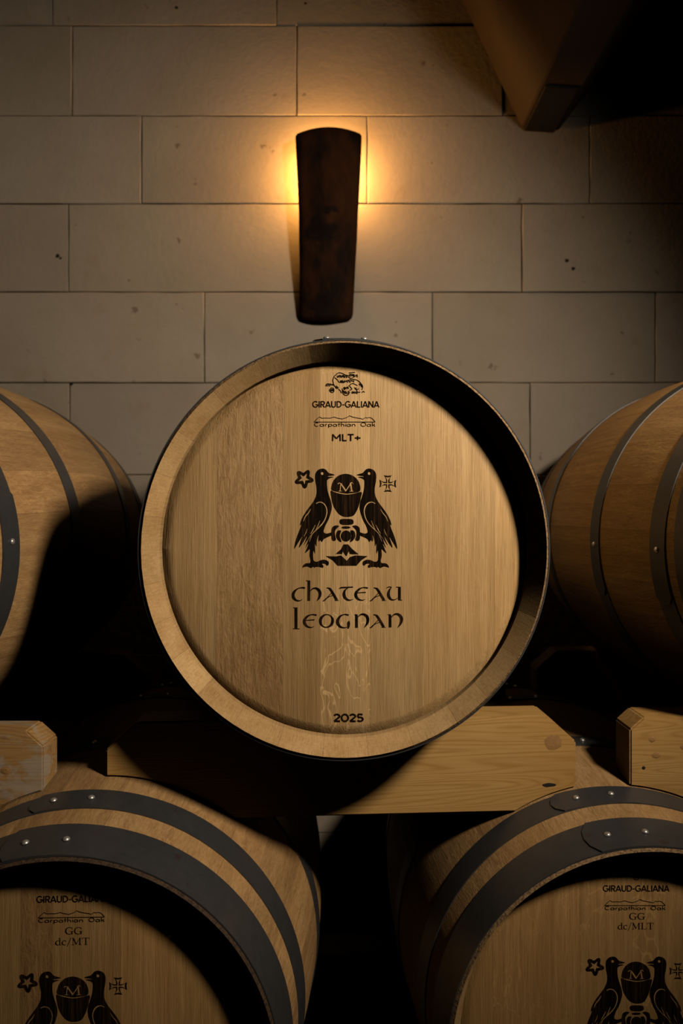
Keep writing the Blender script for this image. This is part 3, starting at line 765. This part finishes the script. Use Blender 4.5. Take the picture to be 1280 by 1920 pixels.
# ------------------------------------------------------------------ wooden cradle blocks
def arc_cut(cx, cz, r, x0, x1, top):
    """points on the circle between x0 and x1 (x1 may be less); top True: upper half"""
    n = 14; o = []
    for k in range(n+1):
        x = x0+(x1-x0)*k/n; q = r*r-(x-cx)**2
        if q > 0: o.append((x, cz+(1 if top else -1)*math.sqrt(q)))
    return o
def cradle(label, group, X, Y, t, zt, zb, hw, up, lows, mat, yaw=0, chL=.048, chR=.048, knots=()):
    """up: (x, z, r) circle resting in the top; lows: circles below it, all in world coordinates"""
    base = (X, Y, zb)
    def outline(y):
        poly = []; n = 60
        for k in range(n+1):
            x = X-hw+2*hw*k/n; z = zb
            for f_ in lows:
                cx, cz, r = f_(y+math.tan(yaw)*(x-X))
                q = r*r-(x-cx)**2
                if q > 0: z = max(z, cz+math.sqrt(q))
            poly.append((x, z))
        poly += [(X+hw, zt-chR*.9), (X+hw-chR, zt)]
        cx, cz, r = up; dx_ = math.sqrt(max(0, r*r-(zt-cz)**2))
        for k in range(25):
            x = cx+dx_-2*dx_*k/24; poly.append((x, min(zt, cz-math.sqrt(max(0, r*r-(x-cx)**2)))))
        return [(x-X, z-zb) for x, z in poly+[(X-hw+chL, zt), (X-hw, zt-chL*.9)]]
    th = thing('cradle_block', label, 'wood block', base, (0, 0, yaw), group)
    pf, pb = outline(Y), outline(Y+t)
    bm = bmesh.new(); va = [bm.verts.new((x, 0, z)) for x, z in pf]; vb = [bm.verts.new((x, t, z)) for x, z in pb]
    bm.faces.new(va); bm.faces.new(vb[::-1]); n = len(va)
    for i in range(n): bm.faces.new((va[i], vb[i], vb[(i+1) % n], va[(i+1) % n]))
    bmesh.ops.recalc_face_normals(bm, faces=bm.faces)
    es = [e for e in bm.edges if len(e.link_faces) == 2 and e.calc_face_angle(0) > R(25)]
    bmesh.ops.bevel(bm, geom=es, offset=.0025, segments=2, affect='EDGES', clamp_overlap=True)
    me2 = bmesh_done(bm, 'block'); link('block', me2, th, mat=M[mat])
    for (kx, kz, rx, rz, m_) in knots:
        n_ = 14; v = [(0, -.0006, 0)]; f = []
        for ring_, q in ((.45, -.0008), (1.0, -.0002)):
            for i in range(n_): v.append((rx*ring_*cos(2*pi*i/n_)*rnd.uniform(.85, 1.1), q, rz*ring_*sin(2*pi*i/n_)*rnd.uniform(.85, 1.1)))
        for i in range(n_):
            f.append((0, 1+(i+1) % n_, 1+i)); f.append((1+i, 1+(i+1) % n_, 1+n_+(i+1) % n_, 1+n_+i))
        link('knot', pymesh('knot', v, f), th, loc=(kx-X, 0, kz-zb), mat=M[m_])
    return th
G = 'wooden cradle blocks between the barrel rows'
def rr(y, ycb, extra=.002): return rad(y-ycb)+extra
lowL = lambda y: (-.367-(y-.926)*math.tan(R(1.5)), -.734, rr(y, .926, .0015))
lowR = lambda y: (.437, -.757, rr(y, 1.0, .0015))
lowLL = lambda y: (-1.17, -.734, .33)
lowRR = lambda y: (1.24, -.757, .33)
YB = 1.141
cradle('long pine block under the middle barrel, knot near its chamfered right end', G, .006, YB-.004, .060, -.3275, -.482, .3735, (CX, CZ, rr(1.19, 1.0)*1.023+.002),
       [lowL, lowR], 'pine', R(3.2),
       knots=[(.3415, -.372, .0145, .013, 'knot'), (.334, -.440, .012, .0032, 'hole')])
cradle('weathered block at the left edge with flaking white paint, under the left barrel', G, -.829, 1.095, .056, -.3345, -.47, .3735, (-.819, -.062, rr(1.16, 1.0)),
       [lowL, lowLL], 'pine_worn', 0, chR=.026, knots=[(-.513, -.395, .008, .006, 'knot')])
cradle('pine block at the right edge with small dark knots, under the right barrel', G, .838, 1.154, .062, -.3305, -.482, .3735, (.819, -.050, rr(1.22, 1.05)),
       [lowR, lowRR], 'pine', 0, chL=.022, knots=[(.500, -.366, .006, .005, 'knot'), (.506, -.392, .007, .005, 'knot'), (.486, -.412, .003, .003, 'hole'), (.553, -.378, .008, .006, 'knot')])
# the rear rank that carries the back of the same barrels
YR = 1.656
for (X, cc, yc, lab) in ((.006, (CX, CZ), 1.0, 'rear pine block in the dark beneath the back of the middle barrel'), (-.829, (-.819, -.062), 1.0, 'rear pine block in the dark beneath the back of the left barrel'), (.838, (.819, -.050), 1.05, 'rear pine block in the dark beneath the back of the right barrel')):
    s_ = 1.023 if X == .006 else 1.0
    YR = 1.706 if X == .838 else 1.656
    cradle(lab, G, X, YR, .06, -.33, -.48, .3735, (cc[0], cc[1], rr(YR, yc)*s_+.002), [lowL, lowR, lowLL, lowRR], 'pine')
# floor rails below the frame that carry the lower row
for Y, lab in ((1.12, 'front floor rail under the lower barrels'), (1.62, 'rear floor rail under the lower barrels')):
    pts = [(-1.0, -1.219), (1.0, -1.219), (1.0, -1.0)]
    for cx, cz, yc in ((.437, -.757, 1.0), (-.367-(Y-.9)*math.tan(R(1.5)), -.734, .926)):
        r = max(rr(Y, yc), rr(Y+.08, yc)); dx_ = math.sqrt(r*r-(-1.0-cz)**2)
        for k in range(25):
            x = cx+dx_-2*dx_*k/24; pts.append((x, min(-1.0, cz-math.sqrt(max(0, r*r-(x-cx)**2)))))
    pts.append((-1.0, -1.0))
    th = thing('floor_rail', lab, 'beam', (0, Y, -1.22)); link('rail', prism([(x, z+1.22) for x, z in pts], 0, .08, 'rail'), th, mat=M['pine'])

# ------------------------------------------------------------------ wall sconce made of a piece of stave
SY = 2.02
sx = lambda p: (p-640)*SY/F
sz_ = lambda p: (960-p)*SY/F
zc_ = sz_(425)
sc = thing('wall_sconce', 'wall lamp behind an old charred barrel stave, glowing amber on the stone', 'lamp', (sx(614), WALL-.002, zc_))
def sconce_shade():
    rowsz = [(252, 555, 677), (258, 553.5, 678), (300, 555.5, 676.5), (350, 558, 674), (400, 560, 671), (450, 560.5, 669), (500, 561.5, 666), (550, 561.5, 663.5), (590, 561, 661.5), (600, 564, 658.5)]
    n = 10; v = []; f = []
    for side in (0, 1):
        for j, (py, a, b_) in enumerate(rowsz):
            gap = .016+.062*(600-py)/350+.020*(1-((py-425)/178)**2)
            for i in range(n+1):
                u = i/n; px = a+(b_-a)*u; c = 1-(2*u-1)**2
                y = -gap-.016*c+(.012 if side else 0); dd = WALL+y
                z = (960-py)*dd/F-zc_
                if j == 0: z += .020*c
                if j == len(rowsz)-1: z -= .006*c*(1.1-.5*u)
                v.append(((px-640)*dd/F-sx(614), y, z))
    W = n+1; m_ = len(rowsz); T = W*m_
    for j in range(m_-1):
        for i in range(n):
            a = j*W+i; f.append((a, a+W, a+W+1, a+1)); a += T; f.append((a, a+1, a+W+1, a+W))
        f.append((j*W, j*W+T, (j+1)*W+T, (j+1)*W)); f.append((j*W+n, (j+1)*W+n, (j+1)*W+n+T, j*W+n+T))
    for i in range(n):
        f.append((i, i+1, i+1+T, i+T)); b0 = (m_-1)*W; f.append((b0+i, b0+i+T, b0+i+1+T, b0+i+1))
    me = pymesh('stave_shade', v, f)
    bm = bmesh.new(); bm.from_mesh(me); bmesh.ops.recalc_face_normals(bm, faces=bm.faces)
    bmesh.ops.bevel(bm, geom=[e for e in bm.edges if e.calc_face_angle(0) > R(50)], offset=.003, segments=2, affect='EDGES')
    for fc in bm.faces: fc.smooth = True
    bm.to_mesh(me); bm.free(); return me
link('stave_shade', sconce_shade(), sc, mat=M['charred'])
zb_ = sz_(345)-zc_
def tube_y(r, y0, y1, name, n=20):
    bm = bmesh.new(); bmesh.ops.create_cone(bm, cap_ends=True, segments=n, radius1=r, radius2=r, depth=y1-y0)
    bmesh.ops.rotate(bm, verts=bm.verts, matrix=Matrix.Rotation(pi/2, 3, 'X')); bmesh.ops.translate(bm, verts=bm.verts, vec=(0, (y0+y1)/2, 0))
    return bmesh_done(bm, name)
link('back_plate', prism([(-.022, -.11), (.022, -.11), (.022, -.052), (-.022, -.052)], -.010, 0, 'back_plate', .002), sc, loc=(0, 0, zb_), mat=M['iron'])
link('arm', tube_y(.006, -.085, -.008, 'arm'), sc, loc=(0, 0, zb_-.085), mat=M['iron'])
def lathe_z(prof, name, n=18):
    v = []; f = []
    for r, z in prof:
        for i in range(n): v.append((r*cos(2*pi*i/n), r*sin(2*pi*i/n), z))
    for k in range(len(prof)-1):
        for i in range(n): f.append((k*n+i, k*n+(i+1) % n, (k+1)*n+(i+1) % n, (k+1)*n+i))
    f.append(tuple(range(n))[::-1]); f.append(tuple((len(prof)-1)*n+i for i in range(n)))
    return pymesh(name, v, f, True)
BY = -.038
link('shielded_lamp_holder', lathe_z([(.008, -.08), (.014, -.075), (.015, -.052), (.034, -.050), (.036, -.044), (.015, -.042), (.013, -.030)], 'shielded_lamp_holder'), sc, loc=(0, BY, zb_), mat=M['iron'])  # hidden holder, its wide plate added to cut the glow downward
link('bulb', lathe_z([(.006, -.030), (.011, -.018), (.016, -.004), (.018, .010), (.014, .022), (.006, .028), (.001, .029)], 'bulb'), sc, loc=(0, BY, zb_), mat=M['glow'])
pl_ = bpy.data.lights.new('bulb_light', 'POINT'); pl_.energy = 12; pl_.color = (1, .465, .11); pl_.shadow_soft_size = .02
po = bpy.data.objects.new('bulb_light', pl_); C.objects.link(po); po.parent = sc; po.location = (0, BY-.001, zb_+.052)
